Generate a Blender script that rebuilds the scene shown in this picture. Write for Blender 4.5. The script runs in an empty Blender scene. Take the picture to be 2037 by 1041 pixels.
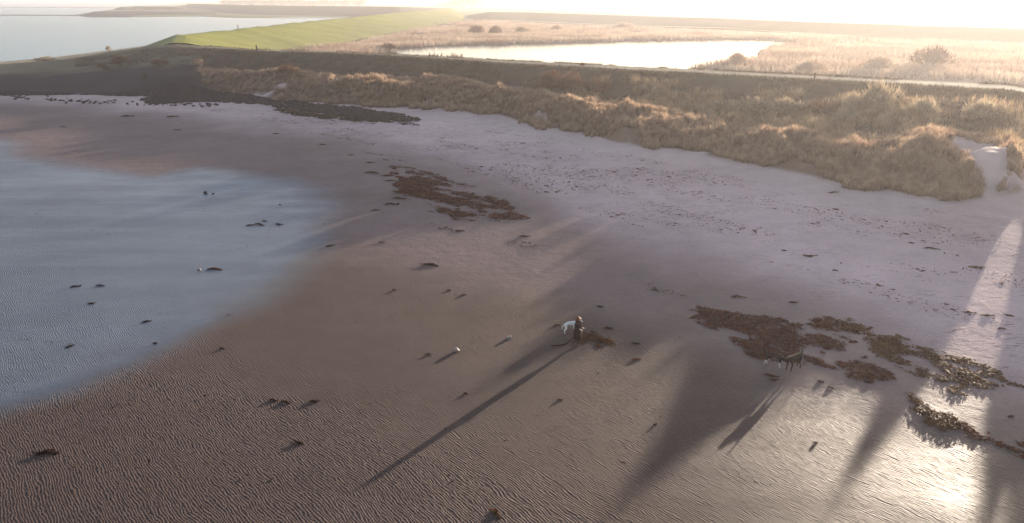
import bpy, bmesh, math, random
import numpy as np
from mathutils import Vector, Matrix
rad = math.radians
random.seed(7); rng = np.random.default_rng(7)
S = bpy.context.scene
C = S.collection

# ------------------------------------------------------------ camera
H = 17.5; PITCH = 19.77; F = 1455.0; CX, CY = 1018.5, 520.5
cam = bpy.data.cameras.new('camera'); co = bpy.data.objects.new('camera', cam); C.objects.link(co)
co.location = (0, 0, H); co.rotation_euler = (rad(90-PITCH), 0, 0)
cam.sensor_width = 36; cam.lens = 36*F/2037; cam.clip_start = .5; cam.clip_end = 30000
S.camera = co
# ------------------------------------------------------------ sky, sun, exposure
SUN_AZ, SUN_EL = 37.5, 6.3                     # azimuth clockwise from +Y
w = bpy.data.worlds.new('World'); S.world = w; w.use_nodes = True
wn = w.node_tree; bg = wn.nodes['Background']
sky = wn.nodes.new('ShaderNodeTexSky'); sky.sky_type = 'NISHITA'; sky.sun_disc = False
sky.sun_elevation = rad(SUN_EL); sky.sun_rotation = rad(SUN_AZ)
sky.air_density = 1.0; sky.dust_density = 0.8; sky.ozone_density = 1.8
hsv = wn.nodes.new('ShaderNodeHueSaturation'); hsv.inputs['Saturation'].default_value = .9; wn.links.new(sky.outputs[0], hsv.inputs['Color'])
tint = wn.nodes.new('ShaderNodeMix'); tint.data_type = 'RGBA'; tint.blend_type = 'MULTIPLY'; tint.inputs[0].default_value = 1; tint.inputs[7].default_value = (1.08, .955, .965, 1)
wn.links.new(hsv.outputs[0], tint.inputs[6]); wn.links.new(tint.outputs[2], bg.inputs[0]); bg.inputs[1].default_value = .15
sl = bpy.data.lights.new('sun', 'SUN'); so = bpy.data.objects.new('sun', sl); C.objects.link(so)
sl.energy = 5.0; sl.angle = rad(.6); sl.color = (1, .85, .68)
sd = Vector((math.sin(rad(SUN_AZ))*math.cos(rad(SUN_EL)), math.cos(rad(SUN_AZ))*math.cos(rad(SUN_EL)), math.sin(rad(SUN_EL))))
so.rotation_euler = sd.to_track_quat('Z', 'Y').to_euler(); so.location = (60, 60, 60)
S.view_settings.view_transform = 'Standard'; S.view_settings.look = 'None'
S.view_settings.exposure = 1.3; S.view_settings.gamma = 1
S.cycles.use_denoising = True
S.cycles.max_bounces = 6; S.cycles.volume_bounces = 1; S.cycles.transparent_max_bounces = 6
HAZE = 0.00042

# ------------------------------------------------------------ helpers
ct, st = math.cos(rad(PITCH)), math.sin(rad(PITCH))
def at(px, py, z=0.0):
    a = (px-CX)/F; b = -(py-CY)/F
    d = (a, ct + b*st, -st + b*ct)
    t = (z-H)/d[2]
    return (d[0]*t, d[1]*t, z)
def atn(pts): return np.array([at(*p) for p in pts])
def tag(o, label=None, cat=None, group=None, kind=None):
    if label: o['label'] = label
    if cat: o['category'] = cat
    if group: o['group'] = group
    if kind: o['kind'] = kind
    return o
def link(name, me, mat=None, parent=None):
    o = bpy.data.objects.new(name, me); C.objects.link(o)
    if mat and me is not None and not me.materials: me.materials.append(mat)
    if parent: o.parent = parent
    return o
def mesh_np(name, V, Fc, smooth=False, cols=None):
    V = np.asarray(V, dtype=np.float32); Fc = np.asarray(Fc, dtype=np.int32); k = Fc.shape[1]
    me = bpy.data.meshes.new(name)
    me.vertices.add(len(V)); me.vertices.foreach_set('co', V.ravel())
    me.loops.add(Fc.size); me.loops.foreach_set('vertex_index', Fc.ravel())
    me.polygons.add(len(Fc)); me.polygons.foreach_set('loop_start', np.arange(0, Fc.size, k, dtype=np.int32))
    if smooth: me.polygons.foreach_set('use_smooth', np.ones(len(Fc), dtype=bool))
    me.update(calc_edges=True)
    if cols:
        for n, a in cols.items():
            at_ = me.color_attributes.new(n, 'FLOAT_COLOR', 'POINT')
            a4 = np.ones((len(V), 4), dtype=np.float32); a4[:, :a.shape[1]] = a
            at_.data.foreach_set('color', a4.ravel())
    return me
def vnoise(x, y, seed=0):
    """smooth value noise in [0,1]"""
    xi = np.floor(x).astype(np.int64); yi = np.floor(y).astype(np.int64); fx = x-xi; fy = y-yi
    fx = fx*fx*(3-2*fx); fy = fy*fy*(3-2*fy)
    def h(a, b):
        n = (a*374761393 + b*668265263 + seed*1442695041) & 0x7fffffff
        n = ((n ^ (n >> 13))*1274126177) & 0x7fffffff
        return ((n ^ (n >> 16)) & 0xffff)/65535.0
    return (h(xi, yi)*(1-fx)+h(xi+1, yi)*fx)*(1-fy) + (h(xi, yi+1)*(1-fx)+h(xi+1, yi+1)*fx)*fy
def fbm(x, y, sc, oc=3, seed=0):
    r = 0; a = .5; t = 0
    for i in range(oc):
        r = r + a*vnoise(x/sc*2**i + 17.3*i, y/sc*2**i - 9.1*i, seed+i); t += a; a *= .5
    return r/t
def sdist(P, x, y):
    """signed distance to polygon P (n,2); positive inside"""
    P = np.asarray(P)[:, :2]; d = np.full(x.shape, 1e18); ins = np.zeros(x.shape, bool)
    for i in range(len(P)):
        ax, ay = P[i]; bx, by = P[(i+1) % len(P)]
        ex, ey = bx-ax, by-ay; wx, wy = x-ax, y-ay
        t = np.clip((wx*ex+wy*ey)/(ex*ex+ey*ey+1e-9), 0, 1)
        d = np.minimum(d, (wx-ex*t)**2+(wy-ey*t)**2)
        c = ((ay > y) != (by > y)) & (x < ex*(y-ay)/((ey if abs(ey) > 1e-9 else 1e-9)) + ax)
        ins ^= c
    d = np.sqrt(d); return np.where(ins, d, -d)
def sstep(a, b, x):
    t = np.clip((x-a)/(b-a), 0, 1); return t*t*(3-2*t)

# ------------------------------------------------------------ materials
class NT:
    def __init__(s, name):
        s.m = bpy.data.materials.new(name); s.m.use_nodes = True; s.t = s.m.node_tree
        s.b = s.t.nodes['Principled BSDF']; s.out = s.t.nodes['Material Output']
    def n(s, ty, **k):
        x = s.t.nodes.new(ty)
        for a, v in k.items():
            setattr(x, a, v)
        return x
    def l(s, a, b): s.t.links.new(a, b)
    def v(s, x, sock):
        if hasattr(x, 'links'): s.l(x, sock)
        else: sock.default_value = x
    def math(s, op, a, b=0.0, c=0.0, clamp=False):
        x = s.n('ShaderNodeMath', operation=op, use_clamp=clamp)
        s.v(a, x.inputs[0]); s.v(b, x.inputs[1]); s.v(c, x.inputs[2]); return x.outputs[0]
    def noise(s, scale, detail=3, rough=.55, vec=None, dist=0.0, dims='3D'):
        x = s.n('ShaderNodeTexNoise', noise_dimensions=dims)
        x.inputs['Scale'].default_value = scale; x.inputs['Detail'].default_value = detail
        x.inputs['Roughness'].default_value = rough; x.inputs['Distortion'].default_value = dist
        if vec is None: vec = s.pos()
        s.l(vec, x.inputs['Vector']); return x.outputs[0]
    def pos(s):
        if not hasattr(s, '_p'): s._p = s.n('ShaderNodeNewGeometry').outputs['Position']
        return s._p
    def ramp(s, x, a, b, lo=0.0, hi=1.0):
        r = s.n('ShaderNodeMapRange', clamp=True); s.v(x, r.inputs[0])
        for i, q in enumerate((a, b, lo, hi)): s.v(q, r.inputs[1+i])
        return r.outputs[0]
    def mix(s, f, a, b):
        x = s.n('ShaderNodeMix', data_type='RGBA'); s.v(f, x.inputs[0])
        for q, k in ((a, 6), (b, 7)):
            if hasattr(q, 'links'): s.l(q, x.inputs[k])
            else: x.inputs[k].default_value = (*q, 1) if len(q) == 3 else q
        return x.outputs[2]
    def mul(s, c, f):
        x = s.n('ShaderNodeVectorMath', operation='SCALE'); s.l(c, x.inputs[0]); s.v(f, x.inputs['Scale']); return x.outputs[0]
    def bump(s, h, dist, strength=1.0, nrm=None):
        x = s.n('ShaderNodeBump'); s.v(strength, x.inputs['Strength']); s.v(dist, x.inputs['Distance']); s.l(h, x.inputs['Height'])
        if nrm: s.l(nrm, x.inputs['Normal'])
        return x.outputs[0]
def simple(name, c1, c2, scale=3.0, rough=.8, bump=0.0, spec=.3, trans=0.0):
    t = NT(name); f = t.ramp(t.noise(scale, 4), .35, .65)
    t.l(t.mix(f, c1, c2), t.b.inputs['Base Color']); t.b.inputs['Roughness'].default_value = rough
    t.b.inputs['Specular IOR Level'].default_value = spec
    if bump: t.l(t.bump(t.noise(scale*3, 5), bump), t.b.inputs['Normal'])
    if trans:
        tr = t.n('ShaderNodeBsdfTranslucent'); t.l(t.mix(f, c1, c2), tr.inputs[0])
        mx = t.n('ShaderNodeMixShader'); mx.inputs[0].default_value = trans
        t.l(t.b.outputs[0], mx.inputs[1]); t.l(tr.outputs[0], mx.inputs[2]); t.l(mx.outputs[0], t.out.inputs[0])
    return t.m

def ground_material():
    t = NT('ground'); P = t.pos()
    ac = t.n('ShaderNodeAttribute', attribute_name='col'); ap = t.n('ShaderNodeAttribute', attribute_name='props')
    sp = t.n('ShaderNodeSeparateColor'); t.l(ap.outputs['Color'], sp.inputs[0])
    wet, rip, speck = sp.outputs[0], sp.outputs[1], sp.outputs[2]; veg = ap.outputs['Alpha']
    n1 = t.noise(.07, 4); n2 = t.noise(.6, 4); n3 = t.noise(6.0, 4)
    f = t.math('ADD', t.math('MULTIPLY', t.ramp(n1, .3, .7), .34), t.math('MULTIPLY', t.ramp(n2, .3, .7), .17))
    f = t.math('ADD', t.math('ADD', f, t.math('MULTIPLY', t.ramp(n3, .3, .7), .16)), .66)
    col = t.mul(ac.outputs['Color'], f)
    # streaky drift lines and fine flecks of wrack on the dry sand
    mp = t.n('ShaderNodeMapping'); mp.inputs['Rotation'].default_value = (0, 0, rad(38)); mp.inputs['Scale'].default_value = (.32, 1.4, 1)
    t.l(P, mp.inputs[0])
    big = t.noise(.35, 3, vec=mp.outputs[0]); fine = t.noise(4.5, 5, .7, vec=mp.outputs[0])
    sm = t.math('MULTIPLY', t.ramp(big, .45, .62), t.ramp(fine, .56, .61)); sm = t.math('MULTIPLY', sm, t.math('MULTIPLY', speck, .9))
    col = t.mix(sm, col, (.085, .055, .045))
    # mottling of short grass / stones
    vm = t.noise(1.7, 5, .7); vd = t.math('MULTIPLY', t.ramp(vm, .62, .38), t.math('MULTIPLY', veg, .55))
    col = t.mix(vd, col, t.mul(col, .45))
    t.l(col, t.b.inputs['Base Color'])
    # moisture: broken film of water
    wn_ = t.ramp(t.noise(.22, 4, vec=mp.outputs[0]), .35, .62)
    film = t.math('MULTIPLY', wet, t.ramp(wn_, 0, 1, .72, 1.0))
    t.l(t.ramp(film, 0, .8, .92, .27), t.b.inputs['Roughness'])
    t.l(t.ramp(film, 0, .6, .12, .62), t.b.inputs['Specular IOR Level'])
    # sand ripples
    sx = t.n('ShaderNodeSeparateXYZ'); rm = t.n('ShaderNodeMapping'); rm.inputs['Rotation'].default_value = (0, 0, rad(49)); t.l(P, rm.inputs[0])
    # big slow turning of the crest direction
    t.l(rm.outputs[0], sx.inputs[0])
    wv = t.n('ShaderNodeCombineXYZ'); t.l(t.math('MULTIPLY', sx.outputs[0], .8), wv.inputs[0]); t.l(t.math('MULTIPLY', sx.outputs[1], 1.5), wv.inputs[1])
    wa = t.noise(.09, 2, .5); wb = t.noise(.9, 2, .5, vec=wv.outputs[0]); wc = t.noise(3.2, 2, .6, vec=wv.outputs[0])
    ph = t.math('ADD', t.math('DIVIDE', sx.outputs[1], .102), t.math('MULTIPLY', wa, 16.0))
    ph = t.math('ADD', ph, t.math('MULTIPLY', wb, 3.4)); ph = t.math('ADD', ph, t.math('MULTIPLY', wc, 1.5))
    s1 = t.math('SINE', t.math('MULTIPLY', ph, 2*math.pi))
    s1 = t.math('POWER', t.math('MULTIPLY_ADD', s1, .5, .5), 1.4)
    amp = t.ramp(t.noise(3.4, 2, .6, vec=wv.outputs[0]), .34, .62, .12, 1.0)
    amp2 = t.ramp(t.noise(.2, 4, .6), .32, .58, .42, 1.0)
    rh = t.math('MULTIPLY', t.math('MULTIPLY', s1, amp), t.math('MULTIPLY', amp2, rip))
    b1 = t.bump(rh, .045)
    fn = t.noise(1.1, 6, .68); fb = t.math('MULTIPLY', fn, t.math('SUBTRACT', 1.0, t.math('MULTIPLY', t.math('MAXIMUM', wet, rip), .9)))
    b2 = t.bump(fb, .10, nrm=b1)
    g = t.noise(14, 3, .6); gb = t.math('MULTIPLY', g, t.math('SUBTRACT', 1.0, t.math('MULTIPLY', wet, .8)))
    t.l(t.bump(gb, .012, nrm=b2), t.b.inputs['Normal'])
    return t.m
M_ground = ground_material()

def water_material(name, deep, rough, sc, bd):
    t = NT(name); t.b.inputs['Base Color'].default_value = (*deep, 1); t.b.inputs['Roughness'].default_value = rough
    t.b.inputs['IOR'].default_value = 1.33; t.b.inputs['Specular IOR Level'].default_value = .5
    mp = t.n('ShaderNodeMapping'); mp.inputs['Scale'].default_value = (.35, 1, 1); mp.inputs['Rotation'].default_value = (0, 0, rad(-12)); t.l(t.pos(), mp.inputs[0])
    h = t.math('ADD', t.noise(sc, 4, .6, vec=mp.outputs[0]), t.math('MULTIPLY', t.noise(sc*.03, 3, .5, vec=mp.outputs[0]), .5))
    t.l(t.bump(h, bd), t.b.inputs['Normal']); return t.m
M_sea = water_material('sea water', (.11, .21, .30), .22, 1.2, .03)
M_pond = water_material('pond water', (.06, .08, .08), .12, 2.0, .012)

# ------------------------------------------------------------ terrain features (each: range and height as a function of azimuth)
def feat(pts):
    P = atn(pts); a = np.arctan2(P[:, 0], P[:, 1]); r = np.hypot(P[:, 0], P[:, 1]); o = np.argsort(a)
    return a[o], r[o], P[o, 2]
f_foot = feat([(-400,172,1.2),(0,182,1.2),(200,188,1.2),(300,184,1.3),(400,182,1.6),(560,199,1.8),(700,208,2),(800,212,2.2),(900,215,2.3),(1000,228,2.3),(1060,246,2.3),(1150,258,2.3),(1240,284,2.3),(1330,293,2.3),(1420,312,2.3),(1560,334,2.3),(1640,356,2.3),(1720,369,2.3),(1820,376,2.3),(1900,394,2.3),(2037,384,2.4),(2400,420,2.4)])
f_dune = feat([(-400,150,2.0),(0,152,2.2),(200,142,3),(330,146,3.6),(420,145,4),(560,150,4.2),(700,163,4.5),(800,170,4.6),(880,160,5.0),(950,167,5),(1050,181,5),(1150,196,5),(1250,209,5),(1400,226,5),(1500,238,4.8),(1600,258,4.8),(1700,278,4.9),(1780,300,4.7),(1850,275,5.4),(1905,290,4.6),(1960,300,4.9),(2037,292,5.2),(2400,325,5.2)])
f_crest = feat([(-400,135,1.8),(0,131,2.2),(130,121,3.4),(220,108,4.8),(300,97,6.2),(350,94,7),(525,102,7),(653,105,7),(755,110,7),(900,119,7),(1000,126,7),(1250,140,7),(1500,152,7),(1619,158,7),(1764,166,7),(2037,182,7),(2400,204,5.6)])
f_back = feat([(-400,130,1.6),(0,128,2.0),(130,118.5,3),(220,103,4.6),(300,92,6.2),(350,88,7.1),(500,98.5,7.1),(653,102,7.1),(755,107,7.1),(900,114.5,7.1),(1000,120,7.1),(1250,132,7.1),(1500,144,7.1),(1750,157,7.1),(2037,170,7.1),(2400,187,5.6)])
DIP_A, DIP_W = rad(36.2), rad(1.3)  # added dip just out of view, lets low sun beams reach the beach
def fi(f, a): return np.interp(a, f[0], f[1]), np.interp(a, f[0], f[2])

pond_px = [(745,108),(772,102),(800,97),(880,92.5),(1000,89),(1280,82),(1450,79),(1530,80),(1605,88),(1555,92),(1512,99),(1505,108),(1512,117),(1440,126),(1375,135),(1330,150),(1000,150),(700,130)]
POND = atn([(x, y, .7) for x, y in pond_px])
sea_px = [(-6000,-1.5),(415,.2),(345,5),(372,9),(250,14),(235,18),(150,30),(180,34),(300,34),(400,33),(470,36),(560,36),(700,35),(790,32),(760,34),(600,50),(480,66),(380,80),(318,88),(290,93),(100,117),(0,125.5),(-400,128),(-6000,240)]
SEA = atn([(x, y, -.3) for x, y in sea_px])
wet_px = [(-500,270),(-100,272),(0,285),(60,313),(130,328),(250,343),(310,352),(400,337),(480,344),(560,363),(630,388),(655,440),(640,490),(590,545),(500,596),(400,640),(250,720),(120,770),(0,806),(-500,900)]
WET = atn([(x, y, 0) for x, y in wet_px])
rip_line = feat([(-500,390,0),(0,390,0),(300,410,0),(550,435,0),(700,480,0),(900,525,0),(1100,560,0),(1250,600,0),(1400,655,0),(1600,745,0),(1800,790,0),(1950,850,0),(2100,880,0),(2500,930,0)])
dry_line = feat([(-500,200,0),(0,208,0),(300,232,0),(500,258,0),(700,292,0),(900,340,0),(1060,400,0),(1180,455,0),(1320,515,0),(1500,562,0),(1700,635,0),(1900,705,0),(2037,765,0),(2500,850,0)])
rocks_px = [(-100,186),(0,182),(190,187),(310,178),(330,165),(420,176),(500,190),(560,201),(620,206),(700,214),(800,226),(850,240),(800,243),(700,232),(620,222),(540,212),(460,204),(380,205),(300,207),(280,200),(310,192),(180,190),(0,190)]

def height(x, y):
    r = np.hypot(x, y); a = np.arctan2(x, y)
    a = np.clip(a, rad(-47), rad(47))
    r2, z2 = fi(f_foot, a); r3, z3 = fi(f_dune, a); r5, z5 = fi(f_crest, a); r6, z6 = fi(f_back, a)
    rr, _ = fi(rip_line, a)
    dip = np.exp(-((a-DIP_A)/DIP_W)**2)*1.0
    z5 = z5-dip*1.6; z6 = z6-dip*1.6; z3 = np.maximum(z3-.5*sstep(-.15, 0, a)-.8*sstep(rad(8), rad(13), a)*(1-1.4*sstep(rad(26), rad(29), a)+.5*sstep(rad(30.5), rad(33), a))-np.exp(-((a-rad(36.0))/rad(1.2))**2)*2.6, 2.2)  # dune heights and dips shaped for the light and shadow on the beach
    land = sstep(rad(-24.5), rad(-20), a)          # left of this the slope is one simple bank
    r4 = r3+.38*(r5-r3); z4 = np.where(land > .5, np.minimum(z3-.1-.9*land+.5*sstep(rad(6), rad(12), a), 3.9), z3+.38*(z5-z3))
    r4 = r4; r7 = r6+24; z7 = np.where(land > .5, 1.0, .3)
    r7 = np.where(land > .5, r7, r6+14)
    R = [np.zeros_like(r), rr*.9, r2, r3, r4, r5, r6, r7]; Z = [0*r, 0*r+.02, z2, z3, z4, z5, z6, z7]
    z = np.zeros_like(r)
    for i in range(len(R)-1):
        m = (r >= R[i]) & (r < R[i+1]); t = np.clip((r-R[i])/(R[i+1]-R[i]+1e-6), 0, 1)
        if i == 1: t = t**1.35
        elif i in (2, 3): t = t*t*(3-2*t)
        z = np.where(m, Z[i]+(Z[i+1]-Z[i])*t, z)
    far = r >= r7
    z = np.where(far, np.where(a > rad(-21), 1.0, np.where(r > 700, 1.0, .2)), z)
    # relief
    dune = sstep(0, 2.5, r-r2)*(1-sstep(-2, 4, r-(r4)))*land
    z = z + dune*((fbm(x, y, 7, 2, 3)-.5)*2.0 + (np.abs(fbm(x, y, 3.2, 2, 9)-.5)*-3.4+.45))
    z = z + sstep(-1, 3, r-r4)*(1-sstep(-3, 0, r-r5))*land*(fbm(x, y, 5, 3, 5)-.5)*.7
    z = z + ((fbm(x, y, 9, 3, 11)-.5)*.16)*sstep(0, 12, r-rr)*(1-sstep(0, 3, r-r2))
    z = z + (fbm(x, y, 3, 2, 13)-.5)*.22*sstep(-1, 1, r-r5)*0
    # land behind: low humps in the reed marsh
    z = z + sstep(5, 30, r-r7)*(1-sstep(500, 700, r))*(fbm(x, y, 26, 3, 21)-.5)*1.3*land
    z = z + (fbm(x, y, 14, 3, 31)-.5)*.06*(1-sstep(-5, 10, r-rr))
    ds = sdist(SEA, x, y); wgt = np.where(ds > 0, 1.0, 0.0)
    zs = -.3-np.clip(ds, -6, 40)*.05
    z = np.where(ds > -6*(.5+np.clip(r, 0, 2000)/600), np.where(ds > 0, np.minimum(z, zs), np.minimum(z, .0-ds*.12+.0 + .02*r*0)), z) if True else z
    dp = sdist(POND, x, y)
    z = np.where((dp > -6) & (r > r6+20), np.minimum(z, .7-dp*.12), z)
    return z
def height1(x, y): return float(height(np.array([float(x)]), np.array([float(y)]))[0])
def atg(px, py, it=14):
    """the point of the terrain seen at a pixel"""
    a = (px-CX)/F; b = -(py-CY)/F; d = (a, ct+b*st, -st+b*ct)
    z = .5
    for _ in range(it):
        t = (z-H)/d[2]; z = .5*z+.5*height1(d[0]*t, d[1]*t)
    t = (z-H)/d[2]; return (d[0]*t, d[1]*t, z)

# ------------------------------------------------------------ terrain sheet, split by what it is
az = np.concatenate([np.linspace(-180, -46, 30)[:-1], np.linspace(-46, 46, 760), np.linspace(46, 180, 30)[1:]])
az = np.radians(az)
rg = np.concatenate([[.01, 2, 4, 6, 8, 10, 12], np.geomspace(13.5, 420, 500), np.geomspace(424, 9000, 190)])
A, R_ = np.meshgrid(az, rg); X = R_*np.sin(A); Y = R_*np.cos(A); x = X.ravel(); y = Y.ravel(); r = R_.ravel(); a = A.ravel()
z = height(x, y)
na, nr = len(az), len(rg)
ac_ = np.clip(a, rad(-47), rad(47))
r2, _ = fi(f_foot, ac_); r3, _ = fi(f_dune, ac_); r5, _ = fi(f_crest, ac_); r6, _ = fi(f_back, ac_); rr, _ = fi(rip_line, ac_); rd, _ = fi(dry_line, ac_)
r4 = r3+.38*(r5-r3)
def C3(c): return np.array(c)[None, :]
def lerp(c, d, t): return c*(1-t[:, None])+d*t[:, None]
wob = (fbm(x, y, 7, 3, 41)-.5)
dry = sstep(-.12, .10, (r-rd)/rd + wob*.10)
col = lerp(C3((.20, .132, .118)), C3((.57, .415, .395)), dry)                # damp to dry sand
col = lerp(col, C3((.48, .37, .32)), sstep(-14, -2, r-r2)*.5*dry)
wpm = sstep(-2.4, 2.6, sdist(WET, x, y)+wob*3.4)
ripm = 1-sstep(-.16, .06, (r-rr)/rr + wob*.09)
# a smooth channel without ripples along the lower edge of the wet flat
chn = atn([(-300,900,0),(0,806,0),(130,765,0),(260,715,0),(400,640,0)])
dch = np.full(x.shape, 1e9)
for i in range(len(chn)-1):
    ax, ay = chn[i][:2]; ex, ey = chn[i+1][:2]-chn[i][:2]; t = np.clip(((x-ax)*ex+(y-ay)*ey)/(ex*ex+ey*ey), 0, 1)
    dch = np.minimum(dch, np.hypot(x-ax-ex*t, y-ay-ey*t))
chm = np.exp(-(dch/1.1)**2)
rip = ripm*(1-.95*chm)*np.where(wpm > 0, 1-.42*wpm, 1)
wet = np.clip((.22+.12*sstep(5, 20, x))*(1-dry) - .06*ripm + .16*ripm*sstep(3, 15, x)*(.5+fbm(x, y, 3.5, 3, 97)) + .5*wpm + .4*chm, 0, 1)
col = lerp(col, C3((.078, .049, .040)), ripm*.95)
col = lerp(col, C3((.12, .15, .19)), wpm*.75)  # blue of the reflected sky put into the colour of the wet flat
speck = dry*(1-sstep(-10, -1, r-r2))*(.35+.65*sstep(.35, .6, fbm(x, y, 16, 3, 77)))+.12*(1-dry)
veg = 0*r
dn = sstep(-1.2, .8, r-r2+wob*3.0)
grassy = C3((.17, .105, .075)); col = lerp(col, grassy, dn*sstep(.14, .3, fbm(x, y, 4, 3, 51))*sstep(-.3, .8, -sdist(atn([(1862,300,3),(1930,290,4),(1990,330,3),(2010,372,2.5),(1965,392,2.4),(1925,350,3)]), x, y))*sstep(rad(.3), rad(.9), np.abs(ac_-rad(36.2))))
left = 1-sstep(rad(-23.5), rad(-20), ac_)
stone = dn*left*(1-sstep(.45, .75, (r-r2)/(r5-r2)+wob*.4))
col = lerp(col, C3((.026, .019, .026)), stone)
lg = dn*left*sstep(.40, .75, (r-r2)/(r5-r2)+wob*.4); col = lerp(col, C3((.13, .11, .065)), lg)
hol = sstep(-2, 3, r-r4)*(1-left); col = lerp(col, C3((.075, .050, .035)), hol*.95); veg = np.maximum(veg, hol)  # shade of the hollow put into its dark ground colour
sl_ = sstep(.45, .85, (r-r4)/(r5-r4)+wob*.3)*(1-left)*sstep(0, 1, r-r4); col = lerp(col, C3((.075, .062, .036)), sl_)  # dike slope colour darkened to carry its shade
top = sstep(-1.2, 0, r-r5)*(1-sstep(0, 1.4, r-r6))
mid = .5*(r5+r6); hw = .5*(r6-r5)+.1
trk = np.exp(-((r-mid)/(hw*.62))**4)*top*(1-left)
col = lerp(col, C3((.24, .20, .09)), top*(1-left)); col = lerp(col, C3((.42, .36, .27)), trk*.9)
back = sstep(1, 3, r-r6)
reed = C3((.20, .14, .10)); col = lerp(col, reed, back*(1-left*.0)); veg = np.where(back > .5, .8, veg)
spit = back*left; col = lerp(col, C3((.36, .29, .19)), spit); 
# far farmland
fl = sstep(520, 760, r)
patch = fbm(x*.25, y, 240, 2, 61)
fcol = np.where(patch[:, None] > .55, C3((.22, .22, .10)), np.where(patch[:, None] > .42, C3((.30, .26, .17)), C3((.13, .16, .06))))
col = col*(1-fl[:, None])+fcol*fl[:, None]
FIELD = atn([(940,19,1),(1000,9,1),(1040,5,1),(1052,10,1),(1055,16,1),(1030,25,1),(960,24,1)])
col = lerp(col, C3((.42, .43, .14)), sstep(0, 10, sdist(FIELD, x, y)))
vegk = np.clip(veg, 0, 1)
near_far = 1-sstep(600, 1500, r)
props = np.stack([wet*(r < r2), rip, speck, vegk*near_far], 1)
V = np.stack([x, y, z], 1)
ii = np.arange(nr-1)[:, None]*na + np.arange(na-1)[None, :]
Q = np.stack([ii, ii+1, ii+na+1, ii+na], -1).reshape(-1, 4)[:, ::-1]
fc = Q[:, 0]
isleft = left[fc] > .5
cls = np.where(r[fc] < r2[fc], 0, np.where(isleft & (r[fc] < r6[fc]), 1, np.where(r[fc] < r4[fc], 2, np.where(r[fc] < r6[fc]+14, 3, np.where(isleft & (r[fc] < 420), 6, np.where(r[fc] < 620, 4, 5))))))
for k, nm, lb in ((0, 'beach', 'wide sandy beach with rippled wet foreground'), (1, 'stone_bank', 'dark stone bank at the left end of the beach'),
              (2, 'dune', 'line of grassy sand dunes above the beach'), (3, 'dike', 'long dike with a pale track along its top'),
              (4, 'marsh', 'reed marsh around the pond'), (5, 'farmland', 'hazy flat farmland reaching the horizon'), (6, 'sand_spit', 'strip of pale sand beside the sea')):
    q = Q[cls == k]
    if not len(q): continue
    u, inv = np.unique(q, return_inverse=True)
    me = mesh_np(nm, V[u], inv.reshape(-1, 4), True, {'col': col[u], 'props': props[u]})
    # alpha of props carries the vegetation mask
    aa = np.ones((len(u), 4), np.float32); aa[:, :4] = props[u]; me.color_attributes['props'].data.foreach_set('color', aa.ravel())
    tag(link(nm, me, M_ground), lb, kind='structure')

# ------------------------------------------------------------ sea and pond
def sheet(name, pts, mat, label, z=None):
    bm = bmesh.new(); bm.faces.new([bm.verts.new(p) for p in pts]); bmesh.ops.triangulate(bm, faces=bm.faces)
    bmesh.ops.recalc_face_normals(bm, faces=bm.faces)
    for f in bm.faces:
        if f.normal.z < 0: f.normal_flip()
    me = bpy.data.meshes.new(name); bm.to_mesh(me); bm.free(); o = link(name, me, mat); tag(o, label, kind='structure'); return o
# sea: a closed ring of points at z=-.3, from the near shore out to beyond the horizon
sheet('sea', [(-9000, 60, -.3), (-300, 110, -.3), (40, 150, -.3), (40, 9000, -.3), (-9000, 9000, -.3)], M_sea, 'calm pale blue sea reaching the horizon')
sheet('pond', [(p[0], p[1], .7) for p in atn([(690,135,.7),(700,100,.7),(760,94,.7),(1000,84,.7),(1300,76,.7),(1640,76,.7),(1640,100,.7),(1560,125,.7),(1400,150,.7),(1000,165,.7)])], M_pond, 'bright pond behind the dike')

# ------------------------------------------------------------ lofted dikes
def loft(name, rows, mat, label, cols=None, sub=10, noise=.15, wet=0.0, veg=.6, kind='structure', nsc=7.0):
    rows = [rw if isinstance(rw, np.ndarray) else atn(rw) for rw in rows]
    n = len(rows[0]); G = np.array(rows)                # (m,n,3)
    tt = np.linspace(0, n-1, (n-1)*sub+1); i0 = np.minimum(tt.astype(int), n-2); f = (tt-i0)[None, :, None]
    G = G[:, i0]*(1-f)+G[:, i0+1]*f
    m = len(rows); s2 = 8; ts = np.linspace(0, m-1, (m-1)*s2+1); j0 = np.minimum(ts.astype(int), m-2); f = (ts-j0)[:, None, None]
    G = G[j0]*(1-f)+G[j0+1]*f
    if cols is not None:
        cc = np.array(cols, float); CC = cc[j0]*(1-(ts-j0)[:, None])+cc[j0+1]*(ts-j0)[:, None]
        CC = np.repeat(CC[:, None, :], G.shape[1], 1).reshape(-1, 3)
    P = G.reshape(-1, 3); P[:, 2] += (fbm(P[:, 0], P[:, 1], nsc, 3, 5)-.5)*noise
    a_, b_ = G.shape[:2]; q = np.arange(a_-1)[:, None]*b_+np.arange(b_-1)[None, :]
    Fq = np.stack([q, q+1, q+b_+1, q+b_], -1).reshape(-1, 4)
    pr = np.zeros((len(P), 4)); pr[:, 0] = wet; pr[:, 3] = veg
    me = mesh_np(name, P, Fq, True, {'col': CC, 'props': pr[:, :3]})
    me.color_attributes['props'].data.foreach_set('color', pr.astype(np.float32).ravel())
    bm = bmesh.new(); bm.from_mesh(me); bmesh.ops.recalc_face_normals(bm, faces=bm.faces)
    if sum(fa.normal.z for fa in bm.faces) < 0: bmesh.ops.reverse_faces(bm, faces=bm.faces)
    bm.to_mesh(me); bm.free()
    o = link(name, me, M_ground); tag(o, label, kind=kind); return o
cr = [(340,86,7.0),(352,70,7.1),(473,58,7.1),(560,48,7.1),(679,36.5,7.1),(780,26.5,7.1),(870,18.5,7.1),(893,17,7.0)]
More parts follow.
